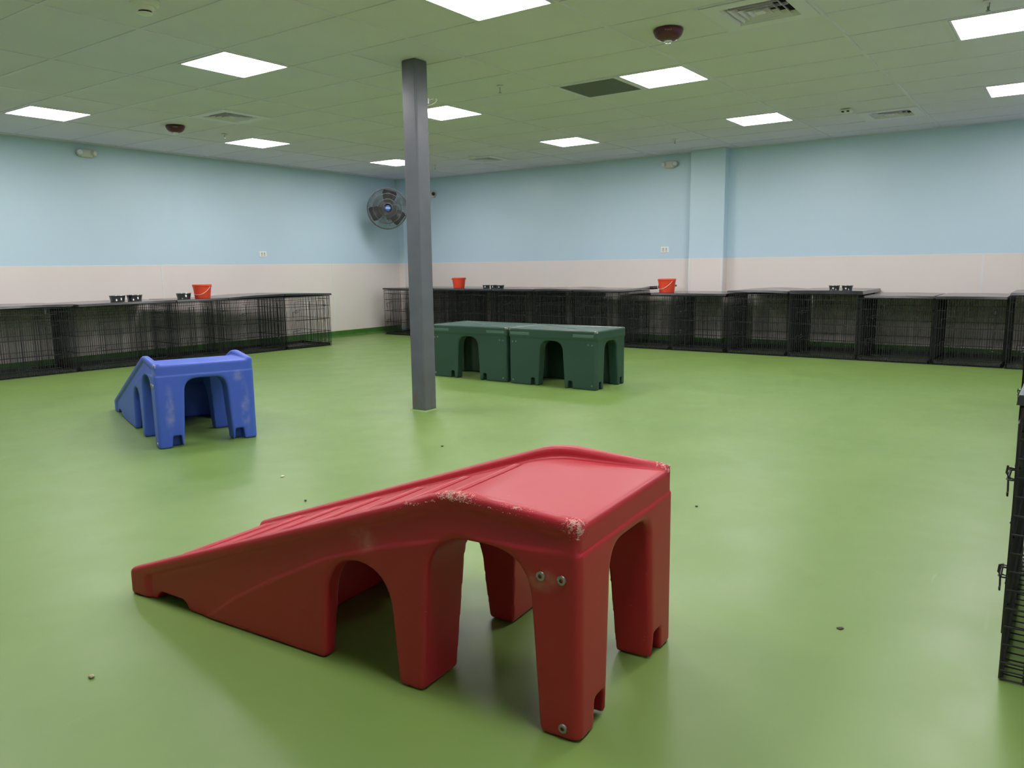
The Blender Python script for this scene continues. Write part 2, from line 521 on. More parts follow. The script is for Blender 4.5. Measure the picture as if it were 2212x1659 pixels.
# ------------------------------------------------------------------ ceiling lights
lw, ld = GDX - 0.03, GDY / 2 - 0.03
led_me = MB().box(-lw / 2 + 0.014, lw / 2 - 0.014, -ld / 2 + 0.014, ld / 2 - 0.014, 0.004, 0.008).mesh('diffuser', bevel=0.0)
fr = MB()
for (a, b_, c, d) in ((-lw / 2, lw / 2, -ld / 2, -ld / 2 + 0.016), (-lw / 2, lw / 2, ld / 2 - 0.016, ld / 2), (-lw / 2, -lw / 2 + 0.016, -ld / 2 + 0.016, ld / 2 - 0.016), (lw / 2 - 0.016, lw / 2, -ld / 2 + 0.016, ld / 2 - 0.016)):
    fr.box(a, b_, c, d, 0.0, 0.03)
frame_me = fr.mesh('light_frame')
row_words = ['row above the camera', 'nearest row', 'middle row', 'farthest row']
col_words = ['nearest the right edge', 'second from the right', 'third from the right', 'nearest the left wall']
for i, lx in enumerate(LIGHT_X):
    for j, ly in enumerate(LIGHT_Y):
        t = empty('ceiling_light', (lx + GDX / 2, ly + GDY / 4, CEIL - 0.003), 0,
                  'square LED ceiling panel in the %s, %s' % (row_words[i], col_words[j]), 'ceiling light', 'square LED ceiling panels')
        link_mesh('light_frame', frame_me, M['white_metal'], t)
        link_mesh('diffuser', led_me, M['led'], t)

# ------------------------------------------------------------------ vents
def square_ring(mb, r0, z0, r1, z1, th):
    vs = []
    for r, z in ((r0, z0), (r1, z1), (r1 - th, z1), (r0 - th, z0)):
        vs += [(-r, -r, z), (r, -r, z), (r, r, z), (-r, r, z)]
    fs = []
    for a in range(4):
        b2 = (a + 1) % 4
        for i in range(4):
            j = (i + 1) % 4
            fs.append((a * 4 + i, a * 4 + j, b2 * 4 + j, b2 * 4 + i))
    mb.add(vs, fs)
def make_vent(loc, label):
    t = empty('ceiling_diffuser', loc, 0, label, 'air vent', 'ceiling air diffusers')
    s = GDX / 2 - 0.018
    p = MB()
    for (a, b_, c, d) in ((-s, s, -s, -0.2), (-s, s, 0.2, s), (-s, -0.2, -0.2, 0.2), (0.2, s, -0.2, 0.2)):
        p.box(a, b_, c, d, 0.0, 0.006)
    p.build('face_plate', M['white_metal'], t)
    MB().box(-0.2, 0.2, -0.2, 0.2, 0.12, 0.13).build('duct', M['slot'], t)
    for k, r in enumerate((0.2, 0.155, 0.11, 0.066)):
        mb = MB(); square_ring(mb, r, 0.0, r - 0.022, 0.032, 0.003)
        mb.build('louver', M['white_metal'], t)
    mb = MB().box(-0.03, 0.03, -0.026, 0.026, -0.001, 0.004); mb.build('center_plate', M['white_metal'], t)
    mb = MB().box(-0.17, 0.17, -0.004, 0.004, 0.02, 0.035).box(-0.004, 0.004, -0.17, 0.17, 0.02, 0.035); mb.build('brace', M['white_metal'], t)
    return t
hx, hy = GDX / 2, GDY / 4
make_vent((GX0 + 2 * GDX + hx, GY0 + hy, CEIL - 0.004), 'square white air diffuser at the top of the view, right of the fire alarm')
make_vent((GX0 + 2 * GDX + hx, GY0 + 4.5 * GDY + hy, CEIL - 0.004), 'square white air diffuser near the left wall, left of the grey column')
make_vent((GX0 + 9 * GDX + hx, GY0 + hy, CEIL - 0.004), 'square white air diffuser near the right wall at far right')
make_vent((GX0 + 9 * GDX + hx, GY0 + 4.5 * GDY + hy, CEIL - 0.004), 'square white air diffuser far back, just right of the grey column')
# return grille
t = empty('return_grille', (GX0 + 4 * GDX + hx, GY0 + 1.5 * GDY + hy, CEIL - 0.004), 0, 'square dark egg-crate return grille beside a lit ceiling panel', 'air vent')
s = GDX / 2 - 0.012
fr = MB()
for (a, b_, c, d) in ((-s, s, -s, -s + 0.025), (-s, s, s - 0.025, s), (-s, -s + 0.025, -s + 0.025, s - 0.025), (s - 0.025, s, -s + 0.025, s - 0.025)):
    fr.box(a, b_, c, d, 0.0, 0.012)
fr.build('grille_frame', M['white_metal'], t)
core = MB()
for k in range(36):
    q = -s + 0.025 + (2 * s - 0.05) * (k + 0.5) / 36
    core.box(q - 0.001, q + 0.001, -s + 0.02, s - 0.02, 0.001, 0.012)
    core.box(-s + 0.02, s - 0.02, q - 0.001, q + 0.001, 0.001, 0.012)
tag(core.build('grille_core', M['grille_dark'], t, merge=False), kind='stuff')
MB().box(-s + 0.02, s - 0.02, -s + 0.02, s - 0.02, 0.04, 0.045).build('duct', M['grille_dark'], t)

# ------------------------------------------------------------------ alarms, sprinklers, detectors on the ceiling
def text_mesh(txt, size, depth=0.0006):
    cu = bpy.data.curves.new('lettering', 'FONT')
    cu.body = txt; cu.size = size; cu.extrude = depth
    cu.align_x = 'CENTER'; cu.align_y = 'CENTER'
    o = bpy.data.objects.new('tmp_text', cu); COL.objects.link(o)
    dg = bpy.context.evaluated_depsgraph_get()
    me = bpy.data.meshes.new_from_object(o.evaluated_get(dg))
    bpy.data.objects.remove(o)
    bpy.data.curves.remove(cu)
    me.name = 'lettering'
    return me
alarm_me = MB().lathe([(0.0, 0.0), (0.094, 0.0), (0.099, -0.006), (0.098, -0.016), (0.088, -0.04), (0.068, -0.06), (0.045, -0.07), (0.0, -0.073)], 40).mesh('alarm_body', smooth=True)
lens_me = MB().lathe([(0.026, -0.066), (0.025, -0.076), (0.018, -0.084), (0.0, -0.087)], 20).mesh('strobe_lens', smooth=True)
text_me = text_mesh('FIRE', 0.026)
def alarm(x, y, label):
    t = empty('fire_alarm', (x, y, CEIL + 0.001), math.atan2(-y, -x), label, 'fire alarm', 'ceiling fire alarms')
    bd = link_mesh('alarm_body', alarm_me, M['maroon'], t)
    link_mesh('strobe_lens', lens_me, M['clear'], t)
    # lettering on the sloping side that faces the room (local +x)
    link_mesh('lettering', text_me, M['alarm_text'], bd, (0.0965, 0, -0.024), Euler((math.radians(68), 0, math.radians(90)), 'XYZ'))
    return t
alarm(5.09, 2.33, 'dark red round fire alarm strobe at upper right, between ceiling vents')
alarm(5.03, 8.04, 'dark red round fire alarm strobe near the left wall')
spr_base = MB().lathe([(0.0, 0.0), (0.03, 0.0), (0.032, -0.004), (0.022, -0.010), (0.010, -0.012), (0.009, -0.03), (0.0, -0.03)], 16).mesh('escutcheon', smooth=False)
m2 = MB()
m2.tube((0.012, 0, -0.012), (0.006, 0, -0.055), 0.0025, 5).tube((-0.012, 0, -0.012), (-0.006, 0, -0.055), 0.0025, 5).tube((0, 0, -0.028), (0, 0, -0.055), 0.003, 6)
spr_frame = m2.mesh('sprinkler_frame')
spr_def = MB().lathe([(0.0, -0.054), (0.014, -0.055), (0.014, -0.057), (0.0, -0.058)], 12).mesh('deflector')
for x, y, lb in ((5.71, 4.18, 'small pendent ceiling sprinkler head just right of the grey column'), (5.68, 8.10, 'small ceiling sprinkler head beside the left fire alarm'),
                 (9.42, 4.20, 'small ceiling sprinkler head by the pillar on the right wall'), (9.39, 8.13, 'small ceiling sprinkler head by the far corner, right of the column'),
                 (5.75, 0.55, 'small ceiling sprinkler head at the top right of the view')):
    t = empty('sprinkler_head', (x, y, CEIL), 0.7, lb, 'sprinkler', 'ceiling sprinkler heads')
    link_mesh('escutcheon', spr_base, M['white_metal'], t)
    link_mesh('sprinkler_frame', spr_frame, M['chrome'], t)
    link_mesh('deflector', spr_def, M['chrome'], t)
# smoke detector
t = empty('smoke_detector', (2.68, 4.5, CEIL), 0, 'white round smoke detector on the ceiling at upper left', 'smoke detector')
MB().lathe([(0.0, 0.0), (0.078, 0.0), (0.08, -0.006), (0.078, -0.022), (0.062, -0.032), (0.0, -0.032)], 40).build('detector_base', M['white_plastic'], t, smooth=False)
MB().lathe([(0.05, -0.03), (0.047, -0.05), (0.044, -0.055), (0.036, -0.056)], 40).build('detector_head', M['white_plastic'], t, smooth=True)
MB().lathe([(0.034, -0.052), (0.034, -0.066)], 40).build('sensor_gap', M['slot'], t)
MB().lathe([(0.0, -0.066), (0.04, -0.065), (0.041, -0.069), (0.034, -0.074), (0.0, -0.076)], 40).build('detector_cap', M['white_plastic'], t, smooth=True)
MB().box(0.052, 0.066, -0.004, 0.004, -0.05, -0.03).build('indicator', M['outlet_white'], t)
# small ceiling box
t = empty('ceiling_sensor', (8.81, 2.04, CEIL), 0, 'small white ceiling sensor box left of the far right air diffuser', 'sensor')
MB().box(-0.06, 0.06, -0.05, 0.05, -0.028, 0.0).build('sensor_body', M['white_plastic'], t, bevel=0.008)
for sy in (-0.025, 0.025):
    MB().box(-0.062, -0.03, sy - 0.012, sy + 0.012, -0.03, -0.018).build('sensor_window', M['slot'], t)
t = empty('ceiling_sensor', (9.0, 7.1, CEIL), 0, 'small white ceiling sensor just in front of the far diffuser behind the column', 'sensor')
MB().lathe([(0.0, 0.0), (0.05, 0.0), (0.05, -0.02), (0.03, -0.035), (0.0, -0.036)], 24).build('sensor_body', M['white_plastic'], t, smooth=False)
MB().lathe([(0.03, -0.034), (0.02, -0.048), (0.0, -0.05)], 20).build('sensor_lens', M['cream_plastic'], t, smooth=True)

# ------------------------------------------------------------------ wall fittings
def wall_empty(name, loc, rz, label, cat, group=None):
    return empty(name, loc, rz, label, cat, group)
# local frame: x along wall, -y into the room
def outlet(loc, rz, label):
    t = wall_empty('wall_outlet', loc, rz, label, 'outlet', 'wall outlets')
    MB().box(-0.062, 0.062, -0.007, 0.0, -0.042, 0.042).build('cover_plate', M['outlet_white'], t, bevel=0.003)
    for sx in (-0.024, 0.024):
        s_ = MB().box(sx - 0.016, sx + 0.016, -0.010, -0.006, -0.028, 0.028).build('socket', M['cream_plastic'], t, bevel=0.002, seg=1)
        MB().box(sx - 0.007, sx - 0.004, -0.0106, -0.0095, 0.004, 0.016).box(sx + 0.004, sx + 0.007, -0.0106, -0.0095, 0.004, 0.016).build('slots', M['slot'], s_)
outlet((7.543, Y1, 1.366), 0, 'white double wall outlet on the left wall')
outlet((X1, 4.905, 1.348), -math.pi / 2, 'white double wall outlet on the right wall beside the pillar')
def emergency(loc, rz, label):
    t = wall_empty('emergency_light', loc, rz, label, 'emergency light', 'wall emergency lights')
    MB().box(-0.075, 0.075, -0.06, 0.0, -0.05, 0.05).build('housing', M['cream_plastic'], t, bevel=0.018, seg=3)
    for sx in (-1, 1):
        h = MB().lathe([(0.0, 0.03), (0.032, 0.026), (0.042, 0.0), (0.042, -0.02), (0.0, -0.02)], 20).build('lamp_head', M['cream_plastic'], t, (sx * 0.082, -0.05, 0.004), (math.radians(90), 0, sx * 0.35))
        MB().lathe([(0.0, 0.036), (0.028, 0.030), (0.03, 0.024)], 20).build('lamp_lens', M['clear'], h)
emergency((5.02, Y1, 2.574), 0, 'cream twin-head emergency light high on the left wall')
emergency((X1, 4.836, 2.546), -math.pi / 2, 'cream twin-head emergency light high on the right wall')
t = wall_empty('security_camera', (X1, 9.36, 2.41), -math.pi / 2, 'small white security camera on the right wall beside the column', 'camera')
MB().box(-0.05, 0.05, -0.03, 0.0, -0.06, 0.06).build('mount', M['cream_plastic'], t, bevel=0.01)
hd = MB().lathe([(0.0, 0.0), (0.045, 0.0), (0.045, 0.07), (0.038, 0.08), (0.0, 0.08)], 24).build('camera_body', M['cream_plastic'], t, (0.02, -0.02, 0.0), (math.radians(90), 0, math.radians(50)))
MB().lathe([(0.0, 0.086), (0.03, 0.084), (0.032, 0.078)], 20).build('lens', M['slot'], hd)

# ------------------------------------------------------------------ fan on the left wall
fan_c = Vector((9.62, 9.40, 2.11))
fz = math.atan2(-fan_c.y, -fan_c.x) + math.pi / 2 + 0.06     # local -y faces the room
t = empty('wall_fan', fan_c, fz, 'round grey wall fan with wire cage and blue hub in the corner', 'fan')
R = 0.33
cage = MB()
for r, y in ((R, -0.06), (R, 0.09), (R * 0.72, -0.115), (R * 0.45, -0.135), (0.075, -0.142), (R * 0.72, 0.14), (0.1, 0.16)):
    cage.path([(r * math.cos(2 * math.pi * k / 40), y, r * math.sin(2 * math.pi * k / 40)) for k in range(40)], 0.004 if r < R else 0.007, 5, True)
for k in range(84):
    a = 2 * math.pi * k / 84
    ca, sa = math.cos(a), math.sin(a)
    cage.path([(0.07 * ca, -0.142, 0.07 * sa), (R * 0.45 * ca, -0.135, R * 0.45 * sa), (R * 0.72 * ca, -0.115, R * 0.72 * sa), (R * 0.95 * ca, -0.085, R * 0.95 * sa), (R * ca, -0.06, R * sa), (R * ca, 0.09, R * sa), (R * 0.72 * ca, 0.14, R * 0.72 * sa), (0.1 * ca, 0.16, 0.1 * sa)], 0.0024, 4)
cage.build('cage', M['fan_grey'], t, merge=False)
bl = MB()
n = 9
vs = []; fs = []
for i in range(n):
    q = i / (n - 1)
    rr = 0.05 + 0.245 * q
    hwd = 0.05 + 0.075 * math.sin(min(1, q * 1.15) * math.pi * 0.55)
    if q > 0.9: hwd *= 0.86
    tw = 0.55 - 0.25 * q
    for sgn in (-1, 1):
        for th in (-0.0015, 0.0015):
            vs.append((sgn * hwd * math.cos(tw), sgn * hwd * math.sin(tw) + th, rr))
for i in range(n - 1):
    a = i * 4; c = a + 4
    fs += [(a, a + 2, c + 2, c), (a + 1, c + 1, c + 3, a + 3), (a, c, c + 1, a + 1), (a + 2, a + 3, c + 3, c + 2)]
fs += [(0, 1, 3, 2), (4 * n - 4, 4 * n - 2, 4 * n - 1, 4 * n - 3)]
blade_me = bl.add(vs, fs).mesh('blade', smooth=True)
for k in range(3):
    link_mesh('blade', blade_me, M['fan_blade'], t, (0, -0.02, 0), (0, math.radians(10 + 120 * k), 0))
MB().lathe([(0.0, -0.16), (0.06, -0.16), (0.085, -0.12), (0.09, 0.0), (0.06, 0.03), (0.0, 0.035)], 28).build('motor', M['fan_grey'], t, (0, 0.04, 0), (math.radians(90), 0, 0))
bdg = MB().lathe([(0.0, 0.006), (0.04, 0.004), (0.046, -0.004), (0.0, -0.004)], 28).build('hub_badge', M['fan_blue'], t, (0, -0.146, 0), (math.radians(90), 0, 0))
MB().box(-0.04, 0.04, -0.006, 0.006, 0.003, 0.0075).build('badge_stripe', M['fan_stripe'], bdg)
br = MB().tube((0, 0.18, 0), (0, 0.36, -0.02), 0.025, 12).tube((0, 0.36, -0.02), (0.1, 0.62, -0.02), 0.022, 12)
br.box(0.02, 0.2, 0.62, 0.64, -0.14, 0.10)
br.build('wall_bracket', M['fan_grey'], t)

# ------------------------------------------------------------------ steel column
t = empty('steel_column', (4.645, 4.205, 0.0), 0, 'square grey painted steel column with rust at its foot', 'column')
hw_ = 0.0705
MB().box(-hw_, hw_, -hw_, hw_, 0.0, CEIL + 0.004).build('shaft', M['column'], t, bevel=0.012, seg=3)
# resin fillet where the floor coating rises around the foot
prof = MB()
for s0, s1 in (((-1, -1), (1, -1)), ((1, -1), (1, 1)), ((1, 1), (-1, 1)), ((-1, 1), (-1, -1))):
    nx, ny = (s0[0] + s1[0]) / 2, (s0[1] + s1[1]) / 2
    a = Vector((s0[0] * hw_, s0[1] * hw_, 0)); c = Vector((s1[0] * hw_, s1[1] * hw_, 0))
    o = Vector((nx * 0.012, ny * 0.012, 0)); dd = (c - a).normalized() * 0.012
    prof.add([a, c, c + o + dd, a + o - dd, a + Vector((0, 0, 0.012)), c + Vector((0, 0, 0.012))], [(0, 1, 2, 3), (3, 2, 5, 4), (0, 3, 4), (1, 5, 2), (0, 4, 5, 1)])
prof.build('foot_fillet', M['floor'], t, loc=(0, 0, 0.0003))
t = empty('cable_loop', (4.72, 4.16, 2.395), 0, 'thin white cable loop hanging high beside the grey column', 'cable')
MB().path([(0.018 + 0.03 * math.cos(a) , -0.03 + 0.055 * math.sin(a), 0.03 * math.cos(a * 1.0)) for a in [2 * math.pi * k / 28 for k in range(26)]], 0.004, 6).build('cable', M['white_plastic'], t, smooth=True)
MB().box(-0.004, 0.012, -0.02, 0.03, -0.012, 0.03).build('cable_clip', M['white_metal'], t, bevel=0.003)

# ------------------------------------------------------------------ moulded play pieces (signed-distance solids)
def smax(a, b, k):
    h = np.clip(k - np.abs(a - b), 0, None) / k
    return np.maximum(a, b) + h * h * k * 0.25
def smin(a, b, k):
    return -smax(-a, -b, k)
def sst(x):
    x = np.clip(x, 0, 1)
    return x * x * (3 - 2 * x)

def surface_nets(fn, lo, hi, h, name):
    n = [int(math.ceil((hi[i] - lo[i]) / h)) + 1 for i in range(3)]
    ax = [lo[i] + h * np.arange(n[i]) for i in range(3)]
    X, Y, Z = np.meshgrid(*ax, indexing='ij')
    D = fn(X.astype(np.float32), Y.astype(np.float32), Z.astype(np.float32)).astype(np.float32)
    S = D < 0
    # cells with a sign change
    c = np.zeros([k - 1 for k in n], np.int8)
    for dx in (0, 1):
        for dy in (0, 1):
            for dz in (0, 1):
                c += S[dx:n[0] - 1 + dx, dy:n[1] - 1 + dy, dz:n[2] - 1 + dz]
    act = (c > 0) & (c < 8)
    idx = np.full(act.shape, -1, np.int64)
    cells = np.argwhere(act)
    idx[act] = np.arange(len(cells))
    acc = np.zeros((len(cells), 3)); cnt = np.zeros(len(cells))
    corners = [(a, b, c_) for a in (0, 1) for b in (0, 1) for c_ in (0, 1)]
    for p in corners:
        for axx in range(3):
            if p[axx] == 1:
                continue
            q = list(p); q[axx] = 1
            A = D[cells[:, 0] + p[0], cells[:, 1] + p[1], cells[:, 2] + p[2]]
            B = D[cells[:, 0] + q[0], cells[:, 1] + q[1], cells[:, 2] + q[2]]
            k = (A < 0) != (B < 0)
            tt = np.where(k, A / np.where(k, A - B, 1), 0)
            pt = np.array(p, float)[None, :] + 0 * acc
            pt[:, axx] = tt
            acc[k] += pt[k]; cnt[k] += 1
    V = cells + acc / np.maximum(cnt, 1)[:, None]
    V = V * h + np.array(lo)
    faces = []
    for axx in range(3):
        sl0 = [slice(None)] * 3; sl1 = [slice(None)] * 3
        sl0[axx] = slice(0, -1); sl1[axx] = slice(1, None)
        ch = S[tuple(sl0)] != S[tuple(sl1)]
        e = np.argwhere(ch)
        u_, v_ = (axx + 1) % 3, (axx + 2) % 3
        ok = (e[:, u_] > 0) & (e[:, v_] > 0) & (e[:, u_] < n[u_] - 1) & (e[:, v_] < n[v_] - 1)
        e = e[ok]
        inside = S[e[:, 0], e[:, 1], e[:, 2]]
        quad = []
        for du, dv in ((1, 1), (0, 1), (0, 0), (1, 0)):
            q = e.copy(); q[:, u_] -= du; q[:, v_] -= dv
            quad.append(idx[q[:, 0], q[:, 1], q[:, 2]])
        F = np.stack(quad, 1)
        F[~inside] = F[~inside][:, ::-1]
        faces.append(F)
    F = np.concatenate(faces)
    # project onto the surface
    for _ in range(4):
        d0 = fn(V[:, 0], V[:, 1], V[:, 2])
        e = 5e-4
        g = np.stack([(fn(V[:, 0] + (e if i == 0 else 0), V[:, 1] + (e if i == 1 else 0), V[:, 2] + (e if i == 2 else 0)) - d0) / e for i in range(3)], 1)
        st = g * (d0 / np.maximum((g * g).sum(1), 0.05))[:, None]
        ln = np.linalg.norm(st, axis=1)
        st *= np.minimum(1, 0.6 * h / np.maximum(ln, 1e-9))[:, None]
        V = V - st
    me = bpy.data.meshes.new(name)
    me.vertices.add(len(V)); me.vertices.foreach_set('co', V.ravel())
    me.loops.add(F.size); me.loops.foreach_set('vertex_index', F.ravel())
    me.polygons.add(len(F))
    me.polygons.foreach_set('loop_start', np.arange(0, F.size, 4))
    me.polygons.foreach_set('use_smooth', np.ones(len(F), bool))
    me.update(calc_edges=True)
    me.validate()
    return me

RL = 1.80
SEAM_U = np.array([-0.1, 0.0, 0.126, 0.273, 0.359, 0.56, 0.823, 1.045, 1.223, 1.382, 2.0])
SEAM_Z = np.array([0.473, 0.473, 0.468, 0.462, 0.450, 0.400, 0.310, 0.203, 0.106, 0.0, -0.4])
DECK_P, DECK_A, DECK_S, CREST = 0.545, 0.547, 0.333, 0.377
def deck_z(u):
    return np.minimum(DECK_P, DECK_A - DECK_S * (u - CREST))
def ramp_sdf(w, u, z):          # object axes: x = across (w), y = along (u), z = up
    wc = np.abs(w - RW / 2)
    deck = smax(z - DECK_P, (z - (DECK_A - DECK_S * (u - CREST))) * 0.949, 0.03)
    rim_top = smax(z - (0.556 + 0.073 * u), (z - (0.5825 - 0.345 * (u - CREST))) * 0.945, 0.03)
    rim = smax(rim_top, (RW / 2 - 0.044) - wc - 0.0, 0.02)
    top = smin(deck, rim, 0.010)
    seam = np.interp(u, SEAM_U, SEAM_Z)
    rim_z = np.minimum(0.556 + 0.073 * u, 0.5825 - 0.345 * (u - CREST))
    band = sst((z - seam) / 0.010) * sst((rim_z - 0.030 - z) / 0.022)
    # deep cove just under the lip, rolling out again towards the moulding seam
    q = np.clip((z - seam) / np.maximum(rim_z - 0.035 - seam, 0.02), 0, 1)
    inset = band * (0.003 + 0.010 * q) * sst((u + 0.01) / 0.12) * (1 - sst((u - 1.68) / 0.03))
    side = wc - (RW / 2 - inset)
    e0 = -u + 0.004 * sst((z - 0.471) / 0.005)
    ends = np.maximum(e0, u - RL)
    d = smax(side, ends, 0.024)
    d = smax(d, top, 0.018)
    d = smax(d, -z, 0.014)
    cav = smax(wc - (0.157 - 0.06 * z + 0.118 * sst((u - 0.66) / 0.06)), z - 0.445, 0.08)
    cav = smax(cav, (z - (deck_z(u) - 0.055)) * 0.95, 0.05)
    cav = smax(cav, u - 1.06, 0.05)
    h2 = smax(np.abs(u - 0.2925) - (0.180 - 0.065 * z), z - 0.455, 0.125)
    h1 = smax(np.abs(u - 0.700) - (0.139 - 0.085 * z), z - 0.327, 0.125)
    holes = np.minimum(cav, np.minimum(h1, h2))
    d = smax(d, -holes, 0.018)
    nt_ = smax(smax(np.abs(wc - 0.200) - (0.034 - 0.10 * z), z - 0.078, 0.012), u - 0.07, 0.02)
    tn = smax(np.abs(u - 1.57) - (0.095 - 0.7 * z), z - 0.034, 0.02)
    d = smax(d, -np.minimum(nt_, tn), 0.008)
    return d
ramp_me = surface_nets(ramp_sdf, (-0.04, -0.04, -0.03), (RW + 0.04, RL + 0.04, 0.63), 0.0062, 'ramp_body')

# raised anti-slip rib: half-round bar with round ends
def rib_mesh(length, half, height):
    mb = MB()
    n, k = 11, 7
    vs = []; fs = []
    for i in range(n):
        q = i / (n - 1) * 2 - 1
        s = math.sqrt(max(0.0, 1 - max(0.0, (abs(q) - 0.93) / 0.07) ** 2)) if abs(q) < 1 else 0.25
        for j in range(k):
            a = math.pi * j / (k - 1)
            vs.append((q * length / 2, half * max(s, 0.25) * math.cos(a), height * max(s, 0.25) * math.sin(a) - 0.004))
    for i in range(n - 1):
        for j in range(k - 1):
            fs.append((i * k + j, (i + 1) * k + j, (i + 1) * k + j + 1, i * k + j + 1))
        fs.append((i * k, i * k + k - 1, (i + 1) * k + k - 1, (i + 1) * k))
    fs += [tuple(range(k)), tuple(range((n - 1) * k, n * k))]
    return mb.add(vs, fs).mesh('rib', smooth=True)
rib_me = rib_mesh(0.47, 0.011, 0.0155)
bolt_me = MB().lathe([(0.0, -0.003), (0.004, -0.003), (0.005, 0.0035), (0.0085, 0.0045), (0.0115, 0.003), (0.0125, 0.0), (0.0125, -0.004)], 18).mesh('bolt', smooth=False)

def make_ramp(loc, rz, mat, label):
    t = empty('climbing_ramp', loc, rz, label, 'dog ramp', 'moulded plastic climbing ramps')
    link_mesh('ramp_body', ramp_me, mat, t, obj_slot=True)
    for u in (0.475, 0.675, 0.87, 1.065, 1.26, 1.455, 1.65):
        link_mesh('rib', rib_me, mat, t, (RW / 2, u, float(deck_z(u))), (-math.atan(DECK_S), 0, 0), obj_slot=True)
    for u, z in ((0.104, 0.408), (0.047, 0.408), (0.045, 0.029)):
        for sx in (0, 1):
            link_mesh('bolt', bolt_me, M['bolt'], t, (RW if sx else 0.0, u, z), (0, math.radians(90 if sx else -90), 0))
    return t
ra = math.radians(4.2)
red = make_ramp((1.497, 0.887, 0.0), ra, M['red'], 'large red moulded plastic ramp with arched legs in the foreground')
blu = make_ramp((2.675, 4.722, 0.0), math.radians(-19.5), M['blue'], 'blue moulded plastic ramp with arched legs at left')
# chewed plastic shreds along the red ramp's near rim
rnd = random.Random(3)
sh = MB()
def shard(p, s):
    d = Vector((rnd.uniform(-1, 1), rnd.uniform(-1, 1), rnd.uniform(-0.2, 1))).normalized()
    e1 = d.orthogonal().normalized() * s * 0.22; e2 = d.cross(e1).normalized() * s * 0.22
    p = Vector(p)
    sh.add([p + e1, p - e1 * 0.5 + e2, p - e1 * 0.5 - e2, p + d * s], [(0, 1, 2), (0, 1, 3), (1, 2, 3), (2, 0, 3)])
def rimz(u):
    return float(min(0.556 + 0.073 * u, 0.5825 - 0.345 * (u - CREST)))
for k in range(2600):
    u = rnd.gauss(0.36, 0.075)
    if rnd.random() < 0.3: u = rnd.uniform(0.08, 0.5)
    a = rnd.uniform(0, 1.5)
    shard((0.016 - 0.016 * math.cos(a) + rnd.uniform(0, .006), u, rimz(u) - 0.022 + 0.015 * math.sin(a)), rnd.uniform(0.002, 0.0055))
for k in range(1300):
    q = abs(rnd.gauss(0, 0.02)); a = rnd.uniform(0, 1.57)
    shard((0.008 + q * math.cos(a), 0.008 + q * math.sin(a), 0.541 + rnd.uniform(-0.03, 0.003) * (1 if q < 0.01 else 0.2)), rnd.uniform(0.002, 0.006))
for k in range(600):
    q = abs(rnd.gauss(0, 0.018)); a = rnd.uniform(0, 1.57)
    shard((RW - 0.008 - q * math.cos(a) * 0.6, 0.008 + q * math.sin(a), 0.546 + rnd.uniform(-0.025, 0.004) * (1 if q < 0.01 else 0.2)), rnd.uniform(0.002, 0.005))
tag(sh.build('chewed_edge', M['shard'], red, merge=False), 'pale chewed plastic along the rim', kind='stuff')

def box_sdf(u, w, z):           # object axes: x = along front, y = depth
    uc = np.abs(u - GL / 2); wc = np.abs(w - GD / 2)
    g = np.abs(uc * GD - wc * GL) / math.hypot(GL, GD)
    edge = np.minimum(GL / 2 - uc, GD / 2 - wc)
    groove = 0.010 * sst((0.014 - g) / 0.008) * sst((edge - 0.06) / 0.02)
    lip = 0.006 * sst((0.03 - edge) / 0.012)
    top = z - (GH - 0.006 - groove + lip)
    ins = 0.006 * sst((0.468 - z) / 0.012)
    d = smax(uc - (GL / 2 - ins), wc - (GD / 2 - ins), 0.035)
    d = smax(d, top, 0.014)
    d = smax(d, -z, 0.010)
    cav = smax(smax(uc - (0.40 - 0.03 * z), wc - (0.20 - 0.03 * z), 0.08), z - 0.46, 0.06)
    h1 = smax(uc - (0.149 - 0.065 * z), z - 0.437, 0.10)
    h2 = smax(wc - (0.143 - 0.055 * z), z - 0.442, 0.10)
    d = smax(d, -np.minimum(cav, np.minimum(h1, h2)), 0.014)
    n1 = smax(smax(np.abs(uc - 0.21) - (0.026 - 0.06 * z), z - 0.072, 0.015), (GD / 2 - 0.06) - wc, 0.02)
    n2 = smax(smax(np.abs(wc - 0.205) - (0.024 - 0.06 * z), z - 0.072, 0.015), (GL / 2 - 0.06) - uc, 0.02)
    return smax(d, -np.minimum(n1, n2), 0.008)
box_me = surface_nets(box_sdf, (-0.03, -0.03, -0.03), (GL + 0.03, GD + 0.03, GH + 0.03), 0.0075, 'platform_body')
pad_me = MB().box(-0.11, 0.11, -0.003, 0.004, -0.014, 0.014).mesh('pad', bevel=0.002, seg=1)
gbolt_me = MB().lathe([(0.0, 0.003), (0.0075, 0.003), (0.009, 0.0), (0.009, -0.003)], 12).mesh('bolt')
def make_platform(loc, rz, label):
    t = empty('play_platform', loc, rz, label, 'dog platform', 'dark green moulded platforms')
    link_mesh('platform_body', box_me, M['green'], t)
    for u in (0.14, GL - 0.14):
        link_mesh('pad', pad_me, M['green_pad'], t, (u, 0.0, 0.497))
    for u, z in ((0.05, 0.415), (0.09, 0.418), (0.052, 0.04), (GL - 0.05, 0.415), (GL - 0.09, 0.418), (GL - 0.052, 0.04)):
        link_mesh('bolt', gbolt_me, M['bolt'], t, (u, 0.006, z), (math.radians(90), 0, 0))
    return t
# local x runs along world -y, local y along world +x
make_platform((6.19, 4.478, 0), -math.pi / 2, 'dark green box-shaped platform with arched openings, the one fully in view')
make_platform((6.205, 5.497, 0), -math.pi / 2 , 'dark green box-shaped platform partly hidden behind the grey column')

